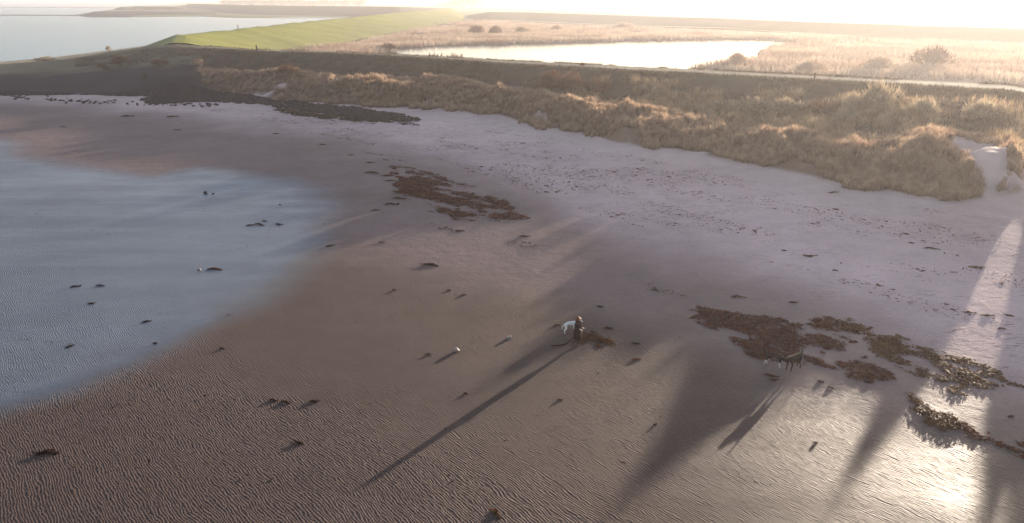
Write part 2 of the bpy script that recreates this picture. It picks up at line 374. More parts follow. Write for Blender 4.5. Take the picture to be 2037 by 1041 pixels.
T = atn([(500,99,6.7),(622,98.5,1.2),(700,84,1.2),(760,69.5,1.2),(830,58,1.2),(883,47.5,1.2),(921,41,1.2),(925,31,1.2)])
T[0] = at(470, 98.5, 6.8); T0 = T[1]-(T[2]-T[1])*.55; T0[2] = 1.2
Tt = np.array([T[0], T0, T[1], T[3], T[4], T[5], T[6], T[7]])
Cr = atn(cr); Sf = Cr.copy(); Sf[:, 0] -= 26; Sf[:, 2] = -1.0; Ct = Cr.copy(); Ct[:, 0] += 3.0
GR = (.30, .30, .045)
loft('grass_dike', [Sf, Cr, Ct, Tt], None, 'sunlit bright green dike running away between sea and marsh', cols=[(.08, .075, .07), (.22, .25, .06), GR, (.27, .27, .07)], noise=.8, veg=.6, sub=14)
fb_ = [(925,36,.9),(970,41.5,1),(1045,44,1),(1160,49.5,1),(1265,54,1),(1440,58,1),(1500,63,1),(1685,74,1),(1843,83,1),(2037,91,1),(2300,104,1)]
ft_ = [(930,31,1.5),(975,24,6),(1045,25,6),(1160,28.5,6),(1265,32,6),(1440,37,6),(1500,40,6),(1685,46.5,6),(1843,51.5,6),(2037,57.5,6),(2300,66,6)]
Tp = atn(ft_); Tb = Tp.copy(); Tb[:, 1] += 5; Tf = Tp.copy(); Tf[:, 1] += 30; Tf[:, 2] = .5
loft('far_dike', [atn(fb_), Tp, Tb, Tf], None, 'hazy shaded dike beyond the pond', cols=[(.10, .11, .06), (.09, .10, .05), (.25, .24, .14), (.2, .2, .1)], noise=.25)  # near face coloured darker than top and back to carry its shade
# pale path at its foot
Pa = atn(fb_)[1:8]; Pb = Pa.copy(); Pa[:, 2] = 1.75; Pb[:, 2] = 1.75; Pb[:, 1] -= 5; Pa[:, 1] += 1
loft('path', [Pb, Pa], None, 'pale path along the foot of the far dike', cols=[(.5, .45, .34)]*2, noise=0, veg=0)
db = [(372,23.5,-.2),(460,30,-.2),(506,33,-.2),(600,34.5,-.2),(700,35,-.2),(790,35,-.2),(885,36,-.2)]
dt = [(372,8,9),(460,10.5,9),(506,11.3,9),(600,12.5,9),(700,13.3,9),(790,14.5,9),(885,18.2,5)]
D2 = atn(dt); D3 = D2.copy(); D3[:, 1] += 40; D4 = D3.copy(); D4[:, 1] += 40; D4[:, 2] = .5
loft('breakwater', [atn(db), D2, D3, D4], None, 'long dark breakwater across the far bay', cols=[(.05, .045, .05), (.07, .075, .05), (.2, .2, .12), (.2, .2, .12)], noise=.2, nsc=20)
loft('mud_bank', [[(400,31,-.35),(470,34.5,-.35),(560,37.8,-.35),(660,37,-.35),(760,34,-.35)], [(372,24,.3),(460,31,.3),(560,34,.3),(660,35,.3),(760,33.5,.3)]], None, 'mud flat at the foot of the breakwater', cols=[(.12, .11, .11), (.14, .12, .11)], wet=.8, noise=.12, veg=0)
h1 = [(150,32.3,-.4),(185,35.3,-.4),(240,35.2,-.4),(330,33,-.4),(430,33,-.4)]
h2 = [(160,31,.3),(187,23.6,4),(260,23,4),(330,25,3),(430,29,1)]
h3 = [(170,29.5,.3),(200,22.5,3.6),(265,21.5,3.6),(340,20,3),(420,14,5)]
loft('stone_point', [h1, h2, h3], None, 'dark stone point reaching into the sea', cols=[(.05, .045, .05), (.06, .055, .055), (.25, .18, .12)], noise=.8, nsc=16)
h1 = [(215,21,.2),(235,19.5,1),(270,20,1.2),(330,20,1.2),(390,22,1.5)]
h2 = [(222,20,.8),(240,14,6),(268,12.6,6.5),(345,14,6),(385,8,8)]
B3 = atn(h2); B3[:, 1] += 60; B3[:, 2] = -.5
loft('headland', [atn(h1), atn(h2), B3], None, 'low dark headland behind the stone point', cols=[(.30, .22, .14), (.07, .07, .055), (.07, .07, .055)], noise=.8, nsc=22)
for pts in ([(-60,31.2),(60,31.2),(155,31.6)], [(-60,15.6),(100,15.6),(235,16)]):
    a0 = atn([(p, q, -.32) for p, q in pts]); b0 = a0.copy(); b0[:, 1] += 3; b0[:, 2] = .5; c0 = a0.copy(); c0[:, 1] += 8; c0[:, 2] = -.4
    loft('sandbank', [a0, b0, c0], None, 'thin dark bar lying low in the sea', cols=[(.06, .06, .06)]*3, noise=.1)

# ------------------------------------------------------------ blades: grass, reeds, twigs as one real mesh
def blades(name, base, hgt, wid, lean, mat, label, cat, seg=1, parent=None, kind='stuff', droop=.35):
    n = len(base); ang = rng.uniform(0, 2*np.pi, n); dx, dy = np.cos(ang), np.sin(ang)
    la = rng.uniform(0, 2*np.pi, n); lm = np.abs(rng.normal(0, 1, n))*lean
    tip = base+np.stack([np.cos(la)*lm*hgt, np.sin(la)*lm*hgt, hgt*(1-droop*np.minimum(lm, 1))], 1)
    w3 = np.stack([dx*wid, dy*wid, 0*dx], 1)*.5
    if seg == 1:
        Vv = np.stack([base-w3, base+w3, tip], 1).reshape(-1, 3); Fv = np.arange(3*n).reshape(-1, 3)
    else:
        midp = base+(tip-base)*.5; midp[:, 2] += hgt*.12
        Vv = np.stack([base-w3, base+w3, midp+w3*.8, midp-w3*.8, tip], 1).reshape(-1, 3)
        b = np.arange(n)[:, None]*5; Fv = np.concatenate([b+np.array([[0, 1, 2]]), b+np.array([[0, 2, 3]]), b+np.array([[3, 2, 4]])], 0)
    tp = np.tile([0, 0, 1.] if seg == 1 else [0, 0, .5, .5, 1.], n)[:, None].repeat(3, 1); me = mesh_np(name, Vv, Fv, False, {'tip': tp}); o = link(name, me, mat, parent)
    if parent is None: tag(o, label, cat, kind=kind)
    elif kind: o['kind'] = kind
    return o
def grass_mat(name, c1, c2, sc=.35, tr=.45, tips=False):
    t = NT(name); f = t.ramp(t.noise(sc, 4), .35, .65); f2 = t.ramp(t.noise(9, 2), .3, .7, .7, 1.3)
    c = t.mul(t.mix(f, c1, c2), f2)
    if tips:        # shade painted dark and reddish at the blade foot, sunlight painted pale at the tip
        at2 = t.n('ShaderNodeAttribute', attribute_name='tip'); vm_ = t.n('ShaderNodeVectorMath', operation='MULTIPLY')
        t.l(c, vm_.inputs[0]); t.l(t.mix(t.ramp(at2.outputs['Fac'], 0, 1), (.42, .30, .27), (1.3, 1.22, 1.1)), vm_.inputs[1]); c = vm_.outputs[0]
    t.l(c, t.b.inputs['Base Color']); t.b.inputs['Roughness'].default_value = .75; t.b.inputs['Specular IOR Level'].default_value = .2
    tr_ = t.n('ShaderNodeBsdfTranslucent'); t.l(c, tr_.inputs[0]); mx = t.n('ShaderNodeMixShader'); mx.inputs[0].default_value = tr
    t.l(t.b.outputs[0], mx.inputs[1]); t.l(tr_.outputs[0], mx.inputs[2]); t.l(mx.outputs[0], t.out.inputs[0]); return t.m
M_marram = grass_mat('marram grass', (.27, .175, .14), (.54, .44, .33), 1.1, .6, True); M_thicket = grass_mat('thicket stems', (.24, .17, .11), (.58, .47, .32), .9, .6, True); M_reed = grass_mat('reed', (.30, .20, .15), (.52, .41, .31), .06)  # thicket colour brightened to stand for sunlit tips
M_shrub = grass_mat('shrub twigs', (.085, .042, .026), (.17, .085, .045), .8, .4); M_bushlit = grass_mat('sunlit shrub', (.20, .15, .10), (.50, .41, .28), .9, .6)  # second shrub colour has sunlight on the twigs put in
M_turf = grass_mat('rough turf', (.065, .044, .03), (.19, .13, .08), .45, .3)

def scatter_tufts(ntuft, per, amin, amax, s0, s1, maskf, spread):
    aa = rng.uniform(rad(amin), rad(amax), ntuft); s = rng.uniform(s0, s1, ntuft)
    r2, _ = fi(f_foot, aa); r3, _ = fi(f_dune, aa); r5, _ = fi(f_crest, aa); r4 = r3+.38*(r5-r3)
    rr_ = np.where(s < 1, r2+(r3-r2)*s, np.where(s < 2, r3+(r4-r3)*(s-1), r4+(r5-r4)*(s-2)))
    X_, Y_ = rr_*np.sin(aa), rr_*np.cos(aa); k = maskf(X_, Y_, s, aa); X_, Y_ = X_[k], Y_[k]
    X_ = np.repeat(X_, per)+rng.normal(0, spread, len(X_)*per); Y_ = np.repeat(Y_, per)+rng.normal(0, spread, len(Y_)*per)
    return np.stack([X_, Y_, height(X_, Y_)-.03], 1)
GAP = atn([(1862,300,3),(1930,290,4),(1990,330,3),(2010,372,2.5),(1965,392,2.4),(1925,350,3)])
def dmask(x, y, s, a):
    return (fbm(x, y, 4, 3, 51) > .20+.75*np.clip(.36-s, 0, 1)) & (sdist(GAP, x, y) < .2) & (np.abs(a-rad(36.2)) > rad(.75)+fbm(x, y, 2, 2, 6)*.006) & (a > rad(-24.5)+fbm(x, y, 7, 2, 4)*.09)  # grass also left out of the added dip, for the sun beam
b = scatter_tufts(26000, 14, -25, 44, -.28, 2.0, dmask, .10)
blades('dune_grass', b, np.repeat(rng.uniform(.45, 1.05, len(b)//14), 14)*rng.uniform(.7, 1.1, len(b)), .045, .30, M_marram, 'tawny marram grass covering the row of dunes', 'grass', seg=2)
b = scatter_tufts(26000, 6, -30, 44, 2.0, 3.0, lambda x, y, s, a: fbm(x, y, 6, 3, 71) > .40, .25)
blades('rough_grass', b, rng.uniform(.15, .45, len(b)), .06, .5, M_turf, 'dull rough grass on the shaded slope of the dike', 'grass')
b = scatter_tufts(9000, 16, 1, 43, 1.5, 2.62, lambda x, y, s, a: fbm(x, y, 5, 3, 91) > .42+.10*np.clip(s-2, 0, 1)+.10*(a < rad(9)), .16)
blades('thicket', b, np.repeat(rng.uniform(.5, 1.7, len(b)//16), 16)*rng.uniform(.6, 1.1, len(b)), .05, .40, M_thicket, 'low twiggy thicket of sunlit stems in the hollow behind the right dunes', 'thicket', seg=2)
# ragged grass line on the far edge of the track
aa = rng.uniform(rad(-22), rad(42), 15000); rb, _ = fi(f_back, aa); rn_, _ = fi(f_crest, aa)
rb = np.where(rng.random(len(aa)) < .62, rb+rng.normal(.3, .35, len(aa)), rn_+rng.normal(-.3, .35, len(aa)))
bx, by = rb*np.sin(aa), rb*np.cos(aa); keep = fbm(bx, by, 3, 2, 88) > .33; bx, by = bx[keep], by[keep]
b = np.stack([bx, by, height(bx, by)-.02], 1)
blades('verge_grass', b, rng.uniform(.15, .5, len(b)), .09, .45, M_turf, 'ragged grass along both edges of the dike track', 'grass')

# reeds
def reeds(n, polys, hmin, hmax, wid, name, label, mat=M_reed, thr=.3, seed=3, sp=1.4, per=5):
    P = np.array([at(*q) for q in polys]); lo = P.min(0); hi = P.max(0); out = []
    tot = 0
    while tot < n:
        xx = rng.uniform(lo[0], hi[0], 60000); yy = rng.uniform(lo[1], hi[1], 60000)
        k = (sdist(P, xx, yy) > 0) & (sdist(POND, xx, yy) < -1.0) & (fbm(xx, yy, 22, 3, seed) > thr)
        k &= rng.random(60000) < np.clip((330/np.hypot(xx, yy))**1.5, 0, 1)
        out.append(np.stack([xx[k], yy[k]], 1)); tot += k.sum()
    B = np.concatenate(out)[:n]; B = np.repeat(B, per, 0)+rng.normal(0, sp, (n*per, 2))
    B = B[sdist(POND, B[:, 0], B[:, 1]) < -.3]
    base = np.stack([B[:, 0], B[:, 1], height(B[:, 0], B[:, 1])-.05], 1)
    sc = (.75+.5*fbm(B[:, 0], B[:, 1], 30, 2, 5))
    return blades(name, base, rng.uniform(hmin, hmax, len(base))*sc, wid, .18, mat, label, 'reeds')
reeds(26000, [(560,106,1),(700,88,1),(900,46,1),(960,42,1),(1100,52,1),(1300,58,1),(1500,66,1),(1700,76,1),(2037,94,1),(2300,110,1),(2300,178,1),(2037,168,1),(1700,150,1),(1500,140,1),(1300,135,1),(1000,130,1),(700,115,1)], 1.1, 2.1, .30, 'reeds', 'pale pinkish reed bed filling the marsh around the pond')

# ------------------------------------------------------------ shrubs (things)
def shrub_mesh(name, seed, n=420, hgt=1.6, rx=1.6, leaf=.10):
    r_ = np.random.default_rng(seed); Vs = []; Fs = []
    nl = 7; cx = r_.uniform(-.55, .55, (nl, 2))*rx; ch = r_.uniform(.45, .8, nl)*hgt; cr_ = r_.uniform(.35, .6, nl)*rx
    for i in range(n):
        j = r_.integers(nl); th = r_.uniform(0, 2*np.pi); ph = r_.uniform(0, 1)**.6*np.pi/2
        d = np.array([np.cos(th)*np.sin(ph), np.sin(th)*np.sin(ph), np.cos(ph)]); q = r_.uniform(.55, 1.08)
        p = np.array([cx[j, 0], cx[j, 1], ch[j]*.35])+d*np.array([cr_[j], cr_[j], ch[j]*.75])*q
        p[2] = max(.02, p[2]); u = r_.normal(0, 1, 3); u /= np.linalg.norm(u); v = np.cross(u, d); v /= np.linalg.norm(v)+1e-6
        L = leaf*r_.uniform(1.2, 3.6); W = leaf*r_.uniform(.2, .5); up = d*.8+u*.4+np.array([0, 0, .5])
        k = len(Vs); Vs += [p-v*W, p+v*W, p+up*L]; Fs.append((k, k+1, k+2))
    return mesh_np(name, Vs, Fs)
def stems_mesh(name, seed, hgt=1.2, rx=1.0, k=9):
    r_ = np.random.default_rng(seed); bm = bmesh.new()
    for i in range(k):
        th = r_.uniform(0, 6.28); d = Vector((math.cos(th)*rx*r_.uniform(.2, .9), math.sin(th)*rx*r_.uniform(.2, .9), hgt*r_.uniform(.6, 1)))
        b0 = Vector((d.x*.1, d.y*.1, -.1)); ring = []
        for s, rad_ in ((0, .04), (1, .012)):
            c = b0+d*s; ring.append([bm.verts.new(c+Vector((math.cos(q)*rad_, math.sin(q)*rad_, 0))) for q in (0, 2.1, 4.2)])
        for q in range(3): bm.faces.new((ring[0][q], ring[0][(q+1) % 3], ring[1][(q+1) % 3], ring[1][q]))
    me = bpy.data.meshes.new(name); bm.to_mesh(me); bm.free(); return me
SH = [shrub_mesh('shrub_crown', 100+i, 1500) for i in range(4)]; SHS = [stems_mesh('shrub_stems', 200+i) for i in range(4)]
M_bark = simple('bark', (.07, .05, .035), (.12, .09, .06), 8)
for m in SHS: m.materials.append(M_bark)
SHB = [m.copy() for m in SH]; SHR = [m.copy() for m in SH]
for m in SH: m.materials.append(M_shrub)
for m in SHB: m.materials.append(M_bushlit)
for m in SHR: m.materials.append(M_reed)
def shrub(px, py, wpx, hpx, label, mats=0, group='shrubs in the hollow behind the dunes', z=None):
    p = atg(px, py) if z is None else at(px, py, z)
    if z is not None: p = (p[0], p[1], height1(p[0], p[1]))
    dist = math.hypot(p[0], p[1])*1.02; s = dist/F
    e = bpy.data.objects.new('shrub', None); C.objects.link(e); e.location = p; e.rotation_euler = (0, 0, random.uniform(0, 6.28))
    sx_, sz_ = wpx*s/3.0, hpx*s/1.25; e.scale = (sx_, sx_, sz_)
    k = random.randrange(4); o = link('crown', (SH, SHB, SHR)[mats][k], None, e); o2 = link('stem', SHS[k], None, e)
    tag(e, label, 'shrub', group); return e
shrub(1755, 218, 75, 40, 'tall feathery shrub standing alone against the shaded dike at right', 1)
shrub(1700, 222, 42, 26, 'low shrub just left of the tall feathery shrub', 1)
shrub(1828, 236, 55, 28, 'rounded shrub right of the tall feathery shrub', 1)
shrub(1962, 246, 70, 30, 'wide shrub near the right edge below the dike', 1)
shrub(1090, 182, 62, 34, 'brown shrub where the dunes meet the dike slope right of centre', 0)
shrub(1135, 184, 56, 34, 'reddish brown shrub with a spiky top behind the dune crest', 0)
shrub(1195, 190, 60, 26, 'low brown shrub at the right end of the centre thicket', 0)
shrub(1280, 180, 26, 9, 'tiny pale shrub alone on the dike slope', 1)
shrub(850, 150, 80, 30, 'dark russet shrub above the first bright dune crest', 0)
shrub(895, 152, 64, 32, 'broad dark shrub at the right end of the russet thicket', 0)
shrub(760, 146, 84, 26, 'olive topped shrub in the middle of the russet thicket', 1)
shrub(700, 143, 80, 24, 'dark brown shrub under the dike left of centre', 0)
shrub(640, 140, 70, 22, 'brown shrub at the left end of the russet thicket', 0)
shrub(800, 136, 60, 16, 'low shrub close under the dike crest', 0)
shrub(730, 128, 62, 13, 'flat dark shrub nearest to the dike crest', 0)
shrub(580, 150, 46, 16, 'small brown shrub behind the left dunes', 0)
shrub(1440, 224, 60, 20, 'shrub at the left of the lit thicket behind the dunes', 1)
shrub(1510, 228, 66, 24, 'second shrub in the lit thicket behind the dunes', 1)
shrub(1575, 228, 66, 26, 'middle shrub in the lit thicket behind the dunes', 1)
shrub(1630, 232, 66, 24, 'fourth shrub in the lit thicket behind the dunes', 0)
shrub(1680, 244, 60, 22, 'right end shrub of the lit thicket behind the dunes', 1)
shrub(1560, 250, 60, 20, 'front shrub of the lit thicket behind the dunes', 0)
shrub(240, 131, 34, 14, 'dark bush on the grassy bank at left', 0, 'bushes on the left bank')
shrub(205, 137, 16, 7, 'small dark bush left of the larger bush on the bank', 0, 'bushes on the left bank')
shrub(213, 142, 16, 7, 'lowest small dark bush on the left bank', 0, 'bushes on the left bank')
shrub(320, 132, 30, 10, 'flat dark bush on the bank toward the dunes', 0, 'bushes on the left bank')
shrub(288, 156, 12, 6, 'tiny russet bush low on the left bank', 0, 'bushes on the left bank')
shrub(218, 102, 10, 7, 'tuft of scrub on the skyline of the left bank', 1, 'bushes on the left bank')
shrub(90, 124, 36, 8, 'low scrub at the edge of the pale spit', 1, 'bushes on the left bank')
for px, py, wp, hp, lb in ((945,70,34,14,'left bush among the reeds beyond the pond'),(985,72,24,16,'second bush among the reeds beyond the pond'),(1045,68,36,12,'third bush among the reeds beyond the pond'),
    (1108,62,30,9,'low bush at the foot of the far dike'),(1243,58,46,9,'wide bush by the path under the far dike'),(775,99,34,12,'golden bush at the left tip of the pond'),
    (1460,131,42,20,'bush on the reedy bank at the near corner of the pond'),(1610,146,70,24,'large pale bush behind the dike post'),(1850,138,64,28,'dark hazy bush standing in the reeds at right'),
    (1740,140,60,18,'low bush between the two hazy bushes at right')):
    shrub(px, py, wp, hp, lb, 0 if 'dark' in lb or 'left' in lb or 'second' in lb else 2, 'bushes in the marsh', z=1.0)

# ------------------------------------------------------------ trees on the horizon, woods, shed
def crown_mesh(seed, n=260):
    r_ = np.random.default_rng(seed); d = r_.normal(0, 1, (n, 3)); d /= np.linalg.norm(d, axis=1)[:, None]; rr_ = r_.uniform(.35, 1.05, n)**.6
    p = d*rr_[:, None]*np.array([.5, .5, .42])*(1+.2*np.sin(d[:, :1]*5+seed))+np.array([0, 0, .58]); u = r_.normal(0, .07, (n, 3)); v = r_.normal(0, .07, (n, 3))
    Vt = np.stack([p-u, p+u, p+v*1.3], 1).reshape(-1, 3); return mesh_np('crown', Vt, np.arange(3*n).reshape(-1, 3))
TC = [crown_mesh(300+i) for i in range(4)]
M_tree = grass_mat('far tree', (.06, .055, .035), (.12, .09, .055), .05, .3)
for m in TC: m.materials.append(M_tree)
def trunk_mesh():
    bm = bmesh.new(); rings = []
    for zz, rr_ in ((-.02, .035), (.3, .022), (.75, .008)): rings.append([bm.verts.new((math.cos(q)*rr_, math.sin(q)*rr_, zz)) for q in np.linspace(0, 6.28, 7)[:-1]])
    for i in range(2):
        for q in range(6): bm.faces.new((rings[i][q], rings[i][(q+1) % 6], rings[i+1][(q+1) % 6], rings[i+1][q]))
    for q in range(4):
        th = q*1.6+.4; v0 = bm.verts.new((0, .012, .25+.06*q)); v1 = bm.verts.new((0, -.012, .27+.06*q)); v2 = bm.verts.new((math.cos(th)*.3, math.sin(th)*.3, .5+.06*q)); bm.faces.new((v0, v1, v2))
    me = bpy.data.meshes.new('trunk'); bm.to_mesh(me); bm.free(); return me
TRK = trunk_mesh(); TRK.materials.append(M_bark)
def tree(px, py, hpx, wpx, label, group, z=1.0, dist=None):
    p = at(px, py, z)
    s = (p[1]*ct+(H-z)*st)/F; e = bpy.data.objects.new('tree', None); C.objects.link(e); e.location = (p[0], p[1], z-.1); e.rotation_euler = (0, 0, random.uniform(0, 6.28)); e.scale = (wpx*s, wpx*s, hpx*s)
    link('crown', random.choice(TC), None, e); link('trunk', TRK, None, e); tag(e, label, 'tree', group)
xs = [1142+i*10.2 for i in range(14)]
for q in xs: tree(q+random.uniform(-1, 1), 10.6, 9+random.uniform(-.8, 1), 10, 'tree in the close dense part of the row on the misty horizon', 'dense row of horizon trees')
for q in (1296, 1310, 1337, 1351, 1365.5, 1380, 1393, 1407, 1423, 1437.5, 1452.5, 1468, 1482, 1499, 1515): tree(q, 10.8, random.uniform(7.5, 9), 9, 'small round tree in the spaced part of the row on the misty horizon', 'spaced row of horizon trees')
for q, yb, hh, ww in ((890,14,10,16),(905,15,15,22),(922,15.5,17,24),(940,15,18,26),(955,13,16,20),(876,13,8,14),(984,9.5,5,9),(1045,10,10,20),(1060,11,10,22),(1130,10,8,14)):
    tree(q, yb, hh, ww, 'big misty tree in the clump behind the end of the green dike' if q < 970 else ('misty tree standing alone beyond the end of the green dike' if q == 984 else 'left misty tree of the pair beside the far shed' if q == 1045 else 'right misty tree of the pair beside the far shed' if q == 1060 else 'misty tree between the far shed and the tree row'), 'misty trees inland')
for i in range(34):
    q = 445+i*8.4; tree(q, 11.5+random.uniform(-1.5, 1)+ (i*.03), random.uniform(9, 14), random.uniform(14, 20), 'bare brown tree in the wood behind the breakwater', 'wood behind the breakwater')
def shed():
    p = at(1105, 11, 1); s = p[1]/F; e = bpy.data.objects.new('shed', None); C.objects.link(e); e.location = p; tag(e, 'long low grey shed with a rounded roof among horizon trees', 'shed')
    L, D, hw, hr = 40*s, 14*s, 2.5*s, 7.5*s
    bm = bmesh.new(); bmesh.ops.create_cube(bm, size=1, matrix=Matrix.Translation((0, 0, hw/2)) @ Matrix.Diagonal((L, D, hw, 1))); me = bpy.data.meshes.new('wall'); bm.to_mesh(me); bm.free(); link('wall', me, simple('shed wall', (.25, .25, .23), (.3, .3, .28)), e)
    bm = bmesh.new(); pr = [(-.53, 0), (-.48, .35), (-.36, .75), (-.2, 1), (.2, 1), (.36, .75), (.48, .35), (.53, 0)]
    rw = [[bm.verts.new((u*L, q*D*.53, hw*1.01+v*(hr-hw))) for u, v in pr] for q in (-1, 1)]
    for i in range(len(pr)-1): bm.faces.new((rw[0][i], rw[0][i+1], rw[1][i+1], rw[1][i]))
    bm.faces.new(rw[0]); bm.faces.new(rw[1][::-1]); me = bpy.data.meshes.new('roof'); bm.to_mesh(me); bm.free(); link('roof', me, simple('shed roof', (.17, .17, .16), (.22, .21, .2)), e)
shed()

# ------------------------------------------------------------ posts on the dikes
M_post = simple('weathered wood', (.06, .045, .03), (.11, .08, .05), 12)
def post(px, py, z, hgt, r_, label, lean=0):
    bm = bmesh.new(); rings = []
    for zz, k in ((-.3, 1.1), (0, 1.08), (hgt*.55, 1), (hgt*.97, .95), (hgt, .6)): rings.append([bm.verts.new((math.cos(q)*r_*k, math.sin(q)*r_*k, zz)) for q in np.linspace(0, 2*math.pi, 9)[:-1]])
    for i in range(4):
        for q in range(8): bm.faces.new((rings[i][q], rings[i][(q+1) % 8], rings[i+1][(q+1) % 8], rings[i+1][q]))
    bm.faces.new(rings[-1]); me = bpy.data.meshes.new('marker_post'); bm.to_mesh(me); bm.free()
    o = link('marker_post', me, M_post); o.location = at(px, py, z); o.rotation_euler = (0, rad(lean), 0); tag(o, label, 'post', 'marker posts on the dikes'); return o
post(474, 57.5, 7.1, 1.4, .18, 'thin dark post on the crest of the bright green dike', -5)
post(511, 102, 7.0, 1.2, .17, 'dark post beside the track where the green dike begins')
post(1620, 157, 7.0, .85, .13, 'short dark post on the dike track near the pond bushes')
shrub(1158, 133, 10, 6, 'dark scrub tuft on the dike edge in front of the pond', 0, 'scrub on the dike', z=7.0)
shrub(512, 103, 10, 4, 'dark tuft at the foot of the left track post', 0, 'scrub on the dike', z=7.0)

# ------------------------------------------------------------ stones and seaweed
M_stone = simple('dark stone', (.018, .011, .016), (.05, .034, .040), 6, .85, .02, .08); M_pale = simple('pale stone', (.36, .30, .26), (.22, .18, .15), 9, .6, .02)
def weed_mat(name, c1, c2):
    t = NT(name); f = t.ramp(t.noise(1.6, 5), .38, .62); c = t.mix(f, c1, c2); t.l(c, t.b.inputs['Base Color']); t.b.inputs['Roughness'].default_value = .6; t.b.inputs['Specular IOR Level'].default_value = .04
    tr_ = t.n('ShaderNodeBsdfTranslucent'); t.l(c, tr_.inputs[0]); mx = t.n('ShaderNodeMixShader'); mx.inputs[0].default_value = .35
    t.l(t.b.outputs[0], mx.inputs[1]); t.l(tr_.outputs[0], mx.inputs[2]); t.l(mx.outputs[0], t.out.inputs[0]); return t.m
M_weed = weed_mat('brown seaweed', (.085, .015, .012), (.165, .038, .021)); M_weed2 = weed_mat('dark seaweed', (.03, .011, .009), (.065, .026, .016)); M_weed3 = weed_mat('golden seaweed', (.17, .062, .014), (.085, .026, .011))
def rock_mesh(seed, pale=False):
    bm = bmesh.new(); bmesh.ops.create_icosphere(bm, subdivisions=2, radius=.5); r_ = random.Random(seed)
    cut = [(Vector((r_.gauss(0, 1), r_.gauss(0, 1), r_.gauss(0, .8))).normalized(), r_.uniform(.26, .42)) for _ in range(9)]
    for v in bm.verts:
        for n, d in cut:
            e = v.co.dot(n)-d
            if e > 0: v.co -= n*e
        v.co.z = v.co.z*.8+.22
    me = bpy.data.meshes.new('rock'); bm.to_mesh(me); bm.free(); me.materials.append(M_pale if pale else M_stone); return me
RK = [rock_mesh(i) for i in range(5)]
def frond_geo(bx, by, bz, size, r_, zmax=.1):
    """limp strap-like fronds: curved ribbons lying one over another"""
    n = len(bx); th = r_.uniform(0, 2*np.pi, n)*.5+rad(-25)+r_.normal(0, .5, n); L = size*r_.lognormal(.2, .5, n); W = L*r_.uniform(.14, .36, n); cv = r_.normal(0, .9, n)
    z0 = bz+r_.uniform(0, 1, n)**2*zmax; rows = []
    for k, s_ in enumerate((-.5, -.17, .17, .5)):
        a_ = th+cv*s_; px_ = bx+np.cos(a_)*L*s_; py_ = by+np.sin(a_)*L*s_; zz = z0+r_.uniform(-.15, .5, n)*zmax*(1-abs(s_)); w_ = W*(.35 if k in (0, 3) else 1)*.5
        nx, ny = -np.sin(a_+cv*s_), np.cos(a_+cv*s_); tl = r_.normal(0, .35, n)*w_
        rows += [np.stack([px_-nx*w_, py_-ny*w_, zz-tl], 1), np.stack([px_+nx*w_, py_+ny*w_, zz+tl], 1)]
    Vv = np.stack(rows, 1).reshape(-1, 3); b = np.arange(n)[:, None]*8
    Ff = np.concatenate([b+np.array([[0, 2, 3, 1]]), b+np.array([[2, 4, 5, 3]]), b+np.array([[4, 6, 7, 5]])], 0); return Vv, Ff
def clump_mesh(seed, mat, n=300, ax=.5, ay=.17, zmax=.14, tail=True):
    r_ = np.random.default_rng(seed); t = r_.normal(0, .36, n); bx = t*ax*1.2; by = r_.normal(0, .42, n)*ay*(1-.6*np.clip(np.abs(t), 0, 1))+np.sin(t*3+seed)*ay*.7
    if tail:
        k = n//4; tt = r_.uniform(0, 1, k); bx[:k] = .3*ax+tt*ax*1.3; by[:k] = (.2+tt*.9)*ay*(1 if seed % 2 else -1)+r_.normal(0, .02, k)
    bz = np.clip(.12*(1-(bx/ax)**2)*(1-(by/ay)**2*.3), 0, .12)*zmax/.14*.3-.005
    Vv, Ff = frond_geo(bx, by, bz, .11, r_, zmax*.7); me = mesh_np('seaweed_clump', Vv, Ff); me.materials.append(mat); return me
CL = [clump_mesh(i, M_weed2) for i in range(6)]; CLb = [clump_mesh(20+i, M_weed) for i in range(6)]; CLg = [clump_mesh(40+i, M_weed3, 320) for i in range(2)]
def clump(px, py, wpx, label, kind=0, rot=None, sy=1.0, sz=1.0, idx=None):
    p = atg(px, py); s = (p[1]*ct+(H-p[2])*st)/F; L = wpx*s/1.35
    me = (CL, CLb, CLg)[kind]; me = me[(idx if idx is not None else random.randrange(99)) % len(me)]
    o = bpy.data.objects.new('seaweed_clump', me); C.objects.link(o); o.location = p; o.scale = (L, L*sy, max(.6, L*.9)*sz)
    o.rotation_euler = (0, 0, rad(rot if rot is not None else random.uniform(-30, 10))); tag(o, label, 'seaweed', 'loose seaweed clumps on the beach'); return o
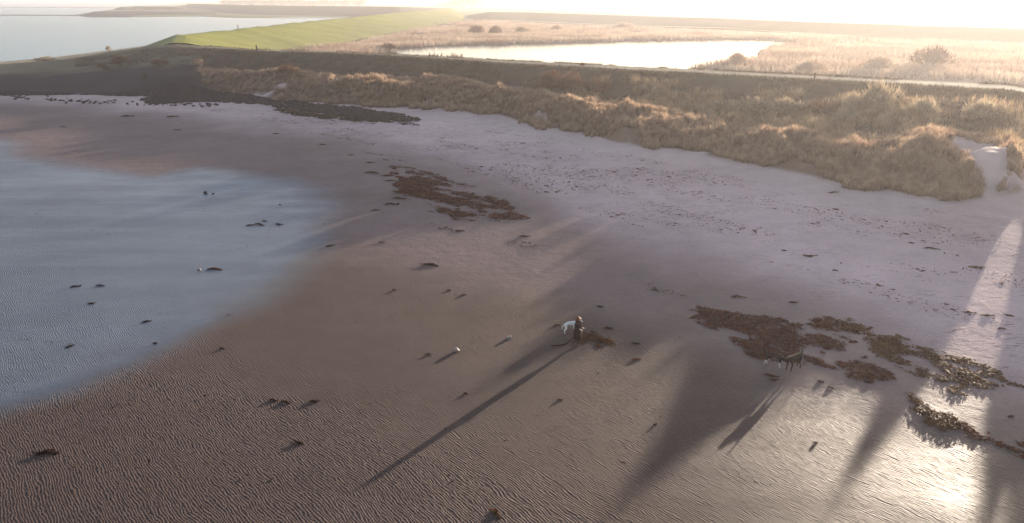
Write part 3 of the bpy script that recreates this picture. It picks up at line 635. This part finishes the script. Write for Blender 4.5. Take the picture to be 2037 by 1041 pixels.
CLUMPS = [
 (90,901,48,'large dark seaweed clump lying alone in the lower left corner',0,5),(541,797,20,'dark rounded seaweed clump, first of three in a row on the ripples at lower left',0,-20),
 (566,801,22,'thin seaweed strand between two dark clumps at lower left',0,-12),(622,800,24,'right hand seaweed clump of the row on the ripples at lower left',0,6),
 (592,881,24,'flat seaweed scrap on the ripples below the row of clumps',0,-12),(136,691,18,'dark curled seaweed clump near the left edge above the ripples edge',0,40),
 (289,641,18,'small seaweed clump with a raised tip on the left flat',0,35),(147,571,20,'small forked seaweed clump far left on the wet flat',0,15),(197,569,18,'thin seaweed strand right of the far left forked clump',0,8),
 (180,605,16,'thin seaweed strand below the forked clump on the left flat',0,20),(307,684,10,'tiny seaweed knot just above the smooth channel',0,30),(441,694,12,'tiny seaweed scrap on the first ripples right of the channel',0,-25),
 (425,536,32,'brown seaweed heap beside the small pale stone on the wet flat',1,-4),(495,449,16,'left clump of the seaweed pair on the blue wet sand',0,20),(514,447,24,'middle strand of the seaweed group on the blue wet sand',0,-15),
 (553,447,20,'pointed seaweed clump at the right of the group on the blue wet sand',0,-15),(525,440,12,'short strand above the seaweed group on the blue wet sand',0,-10),(654,490,20,'seaweed clump at the left end of the sunlit streaks',0,20),
 (745,419,18,'dark seaweed clump lowest left of the big brown mat',0,20),(775,407,30,'seaweed strand above the lowest left clump of the brown mat',0,-12),(790,395,26,'forked seaweed strand left of the big brown mat',0,-12),(790,382,28,'bushy seaweed strand touching the left of the big brown mat',1,-6),
 (776,360,26,'brown seaweed scrap left of the mat near its middle',1,-3),(770,350,26,'thin brown scrap left of the upper mat',1,-5),(737,344,28,'faint seaweed streak furthest left of the brown mat',0,-10),(735,324,18,'seaweed scrap up and left of the brown mat',0,4),
 (905,437,18,'brown seaweed tuft just under the brown mat',1,-20),(938,439,14,'small brown seaweed tuft right of the tuft under the mat',1,-8),(1018,437,20,'seaweed tuft under the right tip of the brown mat',1,-6),
 (912,460,20,'seaweed clump in the middle below the brown mat',0,-18),(853,527,36,'long dark seaweed strand below the brown mat',0,-14),(1041,471,24,'seaweed strand right below the brown mat tip',1,-4),(758,483,12,'tiny seaweed knot beside the sunlit streaks',0,0),
 (783,578,10,'tiny dark scrap on the sunlit sand left of the walker',0,-10),(892,578,10,'left of two tiny scraps above the pale stones',0,-5),(920,588,12,'right of two tiny scraps above the pale stones',0,0),
 (851,706,12,'tiny dark scrap left of the nearer pale stone',0,0),(1106,648,14,'small seaweed scrap left of the white dog',1,0),(1208,654,22,'golden seaweed tuft up and right of the walker',2,-5),(1192,611,16,'small dark strand above and right of the walker',0,-8),
 (1262,684,20,'dark strand between walker and the large red mat',0,-5),(1263,716,20,'dark scrap below the strand right of the walker',1,-8),(1466,591,30,'reddish seaweed clump above the large red mat',1,-6),(1577,603,22,'small reddish clump above the red mats',1,-8),
 (1660,539,12,'dark knot of seaweed on the dry sand at right',0,0),(1608,510,30,'reddish strand on the dry sand at right',1,-8),(1558,499,12,'short dark strand on the dry sand at right',0,-10),(1655,384,26,'pale red scrap in the dry sand under the right dunes',1,-4),
 (1330,352,10,'small scrap in the dry sand under the centre dunes',1,-5),(1812,484,14,'golden seaweed tuft on the dry sand at right',2,-6),(1850,495,28,'long thin strand on the dry sand right of the golden tuft',0,-14),(1940,533,34,'thin strand above the first sunlit patch at right',0,-10),
 (2003,628,20,'dark clump right of the sunlit patch at the right edge',0,-12),(1960,628,28,'dark strand lying in the sunlit patch at right',0,-14),(1925,622,24,'curved strand at the left of the sunlit patch',0,-10),(1990,655,18,'low scrap right of the sunlit patches',0,-6),
 (1531,748,30,'long seaweed strand on the wet sand below the left black dog',1,-10),(1538,757,18,'short seaweed strand below the long one under the dogs',1,-8),(985,1021,34,'golden seaweed strand at the bottom edge of the beach',2,-50),
 (340,233,26,'dark strand high on the left beach',0,-4),(352,259,16,'dark strand on the damp sand of the upper left beach',0,0),(250,232,24,'forked dark strand near the stone row on the left',0,-4),(125,253,14,'small dark strand at the far left of the upper beach',0,0),
 (548,267,18,'dark strand in the damp upper beach left of centre',0,-4),(640,288,18,'thin strand on the damp sand left of the wrack line',0,-6),(697,309,12,'small knot up and left of the brown mat',1,0),(1630,760,14,'small strand right of the black dogs',1,-8),
 (1726,762,22,'dark strand below the small red mat',1,-16),(1650,772,12,'tiny dark scrap below right of the dogs',0,-16),(2010,830,14,'dark scrap at the right edge above the glitter',0,0),(1620,882,10,'tiny dark scrap in the glittering ripples',0,0),
 (1302,846,8,'lone tiny scrap on the ripples below the walker',0,0),(925,784,10,'tiny scrap by the long shadow of the walker',0,0),(1112,797,12,'faint scrap in the ripples under the walker',0,0)]
for i, c in enumerate(CLUMPS): clump(*c[:4], kind=c[4], rot=c[5], idx=i)

def mat_patch(name, px, dens, label, mat, thr=.42, size=.17, zmax=.13, sc=1.1, seed=1, z=.3, fringe=.8):
    P = atn([(q[0], q[1], atg(*q, it=8)[2]) for q in px]); lo = P.min(0)-fringe; hi = P.max(0)+fringe; ar = (hi[0]-lo[0])*(hi[1]-lo[1]); n = int(ar*dens)
    bx = rng.uniform(lo[0], hi[0], n); by = rng.uniform(lo[1], hi[1], n); d = sdist(P, bx, by)
    # the mats are combed by the tide: holes stretched along the shore
    u = (bx*.78-by*.62); v = (bx*.62+by*.78)
    m = .62*fbm(u*.45, v, sc, 4, seed)+.38*fbm(u*.4, v, sc*.28, 3, seed+40)+np.clip(d*.30, -.3, .10); k = (rng.random(n) < sstep(thr-.03, thr+.07, m)) & (d > -fringe); bx, by = bx[k], by[k]; th = np.clip((m[k]-thr)*5, 0, 1)
    Vv, Ff = frond_geo(bx, by, height(bx, by)+th*zmax*.3-.01, size, np.random.default_rng(seed+5), zmax*.55)
    o = link(name, mesh_np(name, Vv, Ff), mat); tag(o, label, 'seaweed', kind='stuff'); return o
mat_patch('seaweed_mat', [(775,330),(820,333),(880,350),(950,376),(1000,402),(1060,433),(1000,434),(940,431),(905,431),(868,418),(845,402),(820,392),(790,384),(795,360)], 130, 'large brown seaweed mat in the middle of the upper beach', M_weed, .525, .2, .14, 1.6, 3)
mat_patch('seaweed_mat', [(1392,612),(1440,616),(1520,636),(1590,648),(1600,690),(1590,712),(1560,712),(1500,702),(1440,668),(1405,640)], 220, 'large dark red seaweed mat above the two black dogs', M_weed, .44, .14, .12, 1.2, 9)
mat_patch('seaweed_mat', [(1585,640),(1620,626),(1680,640),(1730,650),(1700,664),(1695,685),(1680,700),(1640,700),(1610,680)], 220, 'broken red seaweed mat right of the mat above the dogs', M_weed, .53, .14, .12, 1.0, 14)
mat_patch('seaweed_mat', [(1690,646),(1800,676),(1880,704),(1960,728),(2035,768),(2010,772),(1930,748),(1850,724),(1800,712),(1850,742),(1945,772),(1900,772),(1820,745),(1750,710),(1740,684)], 240, 'long golden brown seaweed band running off to the right edge', M_weed3, .46, .13, .12, 1.0, 17)
mat_patch('seaweed_mat', [(1808,788),(1835,800),(1862,818),(1888,832),(1912,862),(1880,860),(1850,845),(1848,828),(1822,815)], 420, 'thick golden seaweed heap in the glittering wet sand', M_weed3, .40, .12, .2, .8, 21, fringe=.25)
mat_patch('seaweed_mat', [(1918,850),(1950,862),(2037,898),(2060,915),(2000,895),(1955,880),(1925,868)], 420, 'dark seaweed band right of the golden heap', M_weed, .42, .12, .15, .8, 23, fringe=.3)
mat_patch('seaweed_mat', [(1674,728),(1700,718),(1735,728),(1765,748),(1730,750),(1690,750)], 260, 'small dark red seaweed mat right of the dogs', M_weed, .45, .13, .12, .9, 27, fringe=.4)
mat_patch('seaweed_mat', [(540,216),(600,222),(640,228),(720,228),(800,240),(835,250),(790,247),(700,240),(620,232),(560,226)], 60, 'olive brown wrack line along the foot of the left dunes', M_weed2, .44, .3, .14, 2.4, 31)
# heap of weed by the walker
mat_patch('seaweed_heap', [(1150,668),(1178,663),(1192,672),(1228,686),(1222,691),(1190,688),(1148,686)], 330, 'golden brown seaweed heap at the feet of the walker', M_weed3, .47, .13, .09, .6, 35, fringe=.2)
# scattered crumbs of wrack over the dry sand: nobody could count them
def crumbs(name, px, n, label, mat, size, thr, sc, seed):
    P = atn([(q[0], q[1], atg(*q, it=8)[2]) for q in px]); lo = P.min(0); hi = P.max(0); bx = rng.uniform(lo[0], hi[0], n); by = rng.uniform(lo[1], hi[1], n)
    u = (bx*.8-by*.6); v = (bx*.6+by*.8); k = (sdist(P, bx, by) > 0) & (fbm(u*.35, v, sc, 4, seed) > thr); bx, by = bx[k], by[k]
    Vv, Ff = frond_geo(bx, by, height(bx, by), size, np.random.default_rng(seed), .05); o = link(name, mesh_np(name, Vv, Ff), mat); tag(o, label, 'seaweed', kind='stuff')
dryp = [(380,212),(600,222),(850,245),(1100,275),(1400,340),(1700,400),(2060,440),(2060,640),(1900,640),(1600,540),(1300,460),(1100,400),(850,310),(600,262)]
crumbs('wrack_scraps', dryp, 90000, 'scraps of dried wrack strewn over the dry sand', M_weed, .13, .55, 2.2, 51)
crumbs('wrack_scraps', [(700,300),(800,310),(1050,430),(1250,520),(1400,580),(1700,640),(1500,620),(1250,570),(1050,500),(900,470),(820,430)], 60000, 'scraps of seaweed around and below the brown mat', M_weed2, .11, .62, 1.2, 57)
crumbs('wrack_scraps', [(1600,700),(1700,700),(1850,770),(1960,850),(2060,930),(2060,840),(1950,790),(1850,760),(1800,770),(1760,830),(1680,800),(1600,760)], 30000, 'scraps of seaweed below the red and golden bands', M_weed, .12, .64, .9, 61)
crumbs('wrack_scraps', [(0,400),(600,400),(900,480),(1300,640),(1600,800),(1700,1000),(900,1020),(0,1020)], 9000, 'tiny shell and weed specks over the rippled sand', M_weed2, .07, .66, .8, 67)

# stones: the dark field under the left dunes and the row across the upper left beach
P = atn([(q[0], q[1], atg(*q, it=8)[2]) for q in rocks_px]); lo = P.min(0)-2; hi = P.max(0)+2
xx = rng.uniform(lo[0], hi[0], 90000); yy = rng.uniform(lo[1], hi[1], 90000); dd = sdist(P, xx, yy)+(fbm(xx, yy, 5, 3, 5)-.5)*3
kk = (dd > 0) & (rng.random(90000) < .5); xx, yy = xx[kk], yy[kk]
n = min(len(xx), 14000); xx, yy = xx[:n], yy[:n]
base = np.array([v.co[:] for v in bmesh.new().verts] or [(-.5,-.5,0),(.5,-.4,0),(.4,.5,0),(-.5,.4,0),(-.3,-.3,.5),(.35,-.2,.45),(.2,.3,.55),(-.3,.3,.4)], float)
sz = rng.uniform(.25, .6, n)*np.array([1.0]); th = rng.uniform(0, 6.28, n); hz_ = height(xx, yy)
B = base[None]*sz[:, None, None]*rng.uniform(.7, 1.3, (n, 8, 1)); cB, sB = np.cos(th)[:, None], np.sin(th)[:, None]
Vr = np.stack([B[..., 0]*cB-B[..., 1]*sB+xx[:, None], B[..., 0]*sB+B[..., 1]*cB+yy[:, None], B[..., 2]*.8+hz_[:, None]], -1).reshape(-1, 3)
q = np.array([[4,5,6,7],[0,1,5,4],[1,2,6,5],[2,3,7,6],[3,0,4,7]]); Fr = (np.arange(n)[:, None, None]*8+q[None]).reshape(-1, 4)
tag(link('stone_field', mesh_np('stone_field', Vr, Fr), M_stone), 'field of dark stones under the left dunes', 'stones', kind='stuff')
cnt = 0
line = [(0,188),(40,196),(90,198),(140,201),(190,203),(240,206),(300,208),(350,207),(400,209),(440,210)]
for i in range(150):
    t = random.uniform(0, len(line)-1.01); k = int(t); f = t-k; px = line[k][0]*(1-f)+line[k+1][0]*f; py = line[k][1]*(1-f)+line[k+1][1]*f+random.gauss(0, 2.4)
    if 60 < px < 90 and random.random() < .7: continue
    p = atg(px, py, 8); s = p[1]/F; o = bpy.data.objects.new('stone', RK[random.randrange(5)]); C.objects.link(o); o.location = p
    w_ = random.choice((2.5, 3.5, 5, 6))*s; o.scale = (w_*1.4, w_, w_*.75); o.rotation_euler = (0, 0, random.uniform(0, 6.28))
    tag(o, 'dark stone in the broken row across the pale sand at the upper left', 'stone', 'dark stones on the upper left beach')
def stone1(px, py, wpx, label, pale, hz=1.0, seed=0):
    p = atg(px, py); s = (p[1]*ct+(H-p[2])*st)/F; o = bpy.data.objects.new('stone', rock_mesh(seed, pale)); C.objects.link(o); o.location = (p[0], p[1], p[2]-.02); k = wpx*s*1.25; o.scale = (k, k, k*hz); o.rotation_euler = (0, 0, seed); tag(o, label, 'stone')
stone1(909, 699, 12, 'pale stone nearer to the left edge of the two left of the walker', True, .95, 4)
stone1(1013, 674, 9.5, 'small pale stone just left of the white dog', True, 1.1, 5)
stone1(397, 538, 7, 'tiny pale stone beside the brown seaweed heap on the wet flat', True, 1, 6)
stone1(409, 385, 7, 'round dark stone on the blue wet sand', False, 1, 7); stone1(424, 386, 4.5, 'smaller dark stone right of the round one on the blue wet sand', False, 1, 8)
stone1(557, 408, 3.5, 'tiny dark stone right in the blue wet sand', False, 1, 9)

# ------------------------------------------------------------ figures
def skin(name, verts, edges, radii, mat, parent=None, sub=2, root=0):
    me = bpy.data.meshes.new(name); me.from_pydata(verts, edges, []); o = link(name, me, mat, parent)
    md = o.modifiers.new('Skin', 'SKIN'); md.use_smooth_shade = True
    for i, r_ in enumerate(radii):
        sv = me.skin_vertices[0].data[i]; rr_ = r_ if isinstance(r_, tuple) else (r_, r_); sv.radius = rr_; sv.use_root = (i == root)
    ss = o.modifiers.new('Sub', 'SUBSURF'); ss.levels = sub; ss.render_levels = sub; return o
M_coat = simple('dark brown coat', (.026, .009, .009), (.042, .015, .013), 20, .85, 0, .08); M_skin = simple('skin', (.5, .28, .2), (.55, .32, .24), 10, .5)
M_hair = simple('auburn hair', (.16, .05, .02), (.24, .08, .03), 30, .5, trans=.25); M_jean = simple('dark trousers', (.03, .018, .02), (.045, .028, .028), 20, .8); M_boot = simple('brown boots', (.07, .035, .02), (.1, .05, .03), 20, .6)
M_wdog = simple('white fur', (.72, .68, .62), (.82, .79, .74), 8, .8); M_bdog = simple('black fur', (.012, .008, .009), (.026, .016, .017), 8, .75, 0, .1); M_tan = simple('cream fur', (.5, .42, .36), (.6, .52, .45), 8, .8); M_strap = simple('dark strap', (.02, .02, .022), (.04, .04, .04), 8)
def lathe_ell(name, rows, mat, parent, seg=14, thick=0):
    bm = bmesh.new(); rings = []
    for (cx_, cy_, cz_, rx_, ry_) in rows: rings.append([bm.verts.new((cx_+math.cos(q)*rx_, cy_+math.sin(q)*ry_, cz_)) for q in np.linspace(0, 2*math.pi, seg+1)[:-1]])
    for i in range(len(rings)-1):
        for q in range(seg): bm.faces.new((rings[i][q], rings[i][(q+1) % seg], rings[i+1][(q+1) % seg], rings[i+1][q]))
    for f in bm.faces: f.smooth = True
    me = bpy.data.meshes.new(name); bm.to_mesh(me); bm.free(); return link(name, me, mat, parent)
def person():
    p = at(1148, 688, 0); e = bpy.data.objects.new('person', None); C.objects.link(e); e.location = (p[0], p[1], height1(p[0], p[1])); e.rotation_euler = (0, 0, rad(-25))   # faces local +X
    tag(e, 'person in a long dark brown coat with auburn hair standing by the white dog', 'person')
    v = [(0,0,.90),(.01,0,1.12),(.03,0,1.34),(.06,0,1.46),(.10,0,1.56),(.13,0,1.63),            # spine, neck, head
         (0,.09,.86),(.10,.10,.50),(.04,.10,.10),(.17,.11,.05),                                     # left leg
         (0,-.09,.86),(-.02,-.10,.49),(-.12,-.10,.11),(0,-.11,.04),                              # right leg
         (.02,.19,1.36),(.04,.25,1.10),(.22,.16,1.0),                                            # left arm to the front
         (.02,-.19,1.36),(.04,-.25,1.10),(.22,-.14,1.02)]
    ed = [(0,1),(1,2),(2,3),(3,4),(4,5),(0,6),(6,7),(7,8),(8,9),(0,10),(10,11),(11,12),(12,13),(2,14),(14,15),(15,16),(2,17),(17,18),(18,19)]
    ra = [(.11,.14),(.10,.13),(.11,.14),.055,.10,.085,.095,.065,.045,.04,.095,.065,.045,.04,.045,.035,.03,.045,.035,.03]
    skin('body', v, ed, ra, M_skin, e)
    # coat and its two sleeves
    lathe_ell('coat', [(.0,0,.46,.20,.23),(.01,0,.62,.20,.24),(.0,0,.86,.20,.235),(0,0,1.0,.185,.215),(.01,0,1.18,.175,.215),(.03,0,1.34,.165,.23),(.045,0,1.42,.13,.18),(.06,0,1.48,.085,.09)], M_coat, e)
    for s in (1, -1):
        sk = skin('sleeve', [(.02,s*.18,1.38),(.03,s*.275,1.11),(.19,s*.18,1.01)], [(0,1),(1,2)], [.095,.075,.058], M_coat, e)
        hx = (.24, s*.14, 1.01)
        vv = [(.19,s*.17,1.01),hx]; ee = [(0,1)]; rr_ = [.03,.036]
        for k in range(4):
            vv += [(.28, s*.14+(k-1.5)*.021, 1.0),(.315-.004*abs(k-1.5), s*.14+(k-1.5)*.022, .975)]; ee += [(1, len(vv)-2), (len(vv)-2, len(vv)-1)]; rr_ += [.010, .008]
        vv += [(.25,s*.105,1.03),(.28,s*.09,1.04)]; ee += [(1, len(vv)-2), (len(vv)-2, len(vv)-1)]; rr_ += [.011,.009]
        skin('hand', vv, ee, rr_, M_skin, e, sub=1)
    for s, (kx, ax, az_) in ((1, (.10, .04, .10)), (-1, (-.02, -.12, .11))):
        skin('trouser_leg', [(0,s*.09,.84),(kx,s*.10,.50),(ax,s*.10,.16)], [(0,1),(1,2)], [.115,.085,.065], M_jean, e)
        skin('boot', [(ax,s*.10,.26),(ax,s*.10,.08),(ax+.16,s*.11,.055)], [(0,1),(1,2)], [.07,.06,.045], M_boot, e)
    # hood-like long hair with face features
    hr = skin('hair', [(.075,0,1.66),(.03,0,1.60),(-.01,0,1.46),(-.03,0,1.30)], [(0,1),(1,2),(2,3)], [(.10,.115),(.105,.12),(.08,.12),(.04,.09)], M_hair, e)
    skin('nose', [(.185,0,1.60),(.21,0,1.585)], [(0,1)], [.014,.012], M_skin, e, sub=1)
    for s in (1, -1):
        ey = skin('eye', [(.17,s*.035,1.62),(.182,s*.035,1.62)], [(0,1)], [.011,.009], M_strap, e, sub=1)
    skin('mouth', [(.185,-.02,1.555),(.185,.02,1.555)], [(0,1)], [.006,.006], M_weed, e, sub=1)
    e.scale = (1.0, 1.0, 1.0)
person()
def dog(px, py, yaw, hgt, label, m_body, m_leg=None, tail='down', head='up', strap=False):
    p = at(px, py, 0); e = bpy.data.objects.new('dog', None); C.objects.link(e); e.location = (p[0], p[1], height1(p[0], p[1])); e.rotation_euler = (0, 0, rad(yaw)); e.scale = (hgt/.62,)*3
    tag(e, label, 'dog')
    hd = {'up': [(.42,0,.66),(.52,0,.74),(.60,0,.72),(.70,0,.69)], 'low': [(.44,0,.52),(.54,0,.44),(.60,0,.38),(.68,0,.32)], 'mid': [(.43,0,.60),(.53,0,.62),(.61,0,.60),(.71,0,.56)]}[head]
    v = [(-.30,0,.56),(-.05,0,.555),(.14,0,.53),(.30,0,.56)]+hd
    ra = [(.095,.11),(.095,.115),(.12,.145),(.105,.12),(.07,.075),.075,.055,.032]; ed = [(0,1),(1,2),(2,3),(3,4),(4,5),(5,6),(6,7)]
    def add(parent_i, pts, rs):
        k = parent_i
        for q, r_ in zip(pts, rs): v.append(q); ra.append(r_); ed.append((k, len(v)-1)); k = len(v)-1
    for s in (1, -1):
        o_ = .03*s
        add(0, [(-.30+o_,.085*s,.40),(-.24+o_,.09*s,.30),(-.37+o_,.09*s,.17),(-.36+o_,.09*s,.03),(-.31+o_,.09*s,.02)], [.08,.045,.026,.024,.026])
        add(3, [(.27-o_,.085*s,.40),(.23-o_,.09*s,.28),(.27-o_,.09*s,.15),(.27-o_,.09*s,.03),(.32-o_,.09*s,.02)], [.06,.036,.026,.023,.025])
    tl = {'down': [(-.42,0,.52),(-.50,0,.38),(-.52,0,.26)], 'up': [(-.42,0,.62),(-.54,0,.72),(-.58,0,.84)], 'curl': [(-.42,0,.63),(-.46,0,.74),(-.38,0,.82)]}[tail]
    add(0, tl, [.035,.026,.016])
    skin('body', v, ed, ra, m_body, e)
    hx, hy, hz = hd[1]
    for s in (1, -1):
        skin('ear', [(hx-.01,.05*s,hz+.05),(hx-.03,.075*s,hz+.01),(hx-.03,.085*s,hz-.05)], [(0,1),(1,2)], [(.03,.015),(.03,.014),(.015,.01)], m_body, e, sub=1)
        skin('eye', [(hx+.07,.033*s,hz+.01),(hx+.08,.033*s,hz+.01)], [(0,1)], [.01,.008], M_strap, e, sub=1)
    n_ = hd[3]; skin('nose', [(n_[0]+.02,0,n_[2]+.005),(n_[0]+.035,0,n_[2])], [(0,1)], [.016,.013], M_strap, e, sub=1)
    if m_leg:
        for s in (1, -1):
            o_ = .03*s
            skin('sock', [(.23-o_,.09*s,.30),(.27-o_,.09*s,.15),(.27-o_,.09*s,.03),(.32-o_,.09*s,.022)], [(0,1),(1,2),(2,3)], [.042,.031,.028,.029], m_leg, e)
            skin('sock', [(-.24+o_,.09*s,.30),(-.37+o_,.09*s,.17),(-.36+o_,.09*s,.03),(-.31+o_,.09*s,.022)], [(0,1),(1,2),(2,3)], [.05,.031,.028,.029], m_leg, e)
    if strap:
        bm = bmesh.new(); rg_ = []
        for xo in (-.018, .018): rg_.append([bm.verts.new((.22+xo+.03*math.sin(q), math.cos(q)*.155, .545+math.sin(q)*.165)) for q in np.linspace(0, 2*math.pi, 21)[:-1]])
        for q in range(20): bm.faces.new((rg_[0][q], rg_[0][(q+1) % 20], rg_[1][(q+1) % 20], rg_[1][q]))
        me = bpy.data.meshes.new('harness'); bm.to_mesh(me); bm.free(); hn = link('harness', me, M_strap, e); sf = hn.modifiers.new('Solid', 'SOLIDIFY'); sf.thickness = .012
    return e
dog(1135, 662, 16, .62, 'white dog in a dark harness half hidden behind the walker', M_wdog, head='mid', strap=True)
dog(1538, 731, -32, .66, 'black dog with pale legs and raised tail, left of the two by the red mat', M_bdog, M_tan, tail='up', head='low')
dog(1577, 738, 212, .76, 'all black dog, right of the two by the red mat', M_bdog, tail='curl', head='mid')
# stalk of weed trailing beside the walker
def strand(pts, r0, label, mat):
    v = []; 
    for px, py, zz in pts: p = at(px, py, 0); v.append((p[0], p[1], height1(p[0], p[1])+zz))
    o = skin('seaweed_stalk', v, [(i, i+1) for i in range(len(v)-1)], [r0]*len(v), mat, sub=1); tag(o, label, 'seaweed'); return o
strand([(1140,676,.10),(1132,681,.05),(1125,686,.03),(1118,688,.02),(1108,689,.03),(1096,690,.05)], .035, 'long dark seaweed stalk trailing left from the feet of the walker', M_weed2)

# ------------------------------------------------------------ haze
bm = bmesh.new(); bmesh.ops.create_cube(bm, size=1, matrix=Matrix.Translation((0, 4500, 18)) @ Matrix.Diagonal((19000, 19000, 47, 1)))
me = bpy.data.meshes.new('haze'); bm.to_mesh(me); bm.free()
hm = bpy.data.materials.new('haze'); hm.use_nodes = True; hm.node_tree.nodes.clear()
ho = hm.node_tree.nodes.new('ShaderNodeOutputMaterial'); hv = hm.node_tree.nodes.new('ShaderNodeVolumePrincipled')
hv.inputs['Color'].default_value = (1, .95, .94, 1); hv.inputs['Density'].default_value = HAZE; hv.inputs['Anisotropy'].default_value = .56
hm.node_tree.links.new(hv.outputs[0], ho.inputs['Volume'])
tag(link('haze', me, hm), kind='stuff')
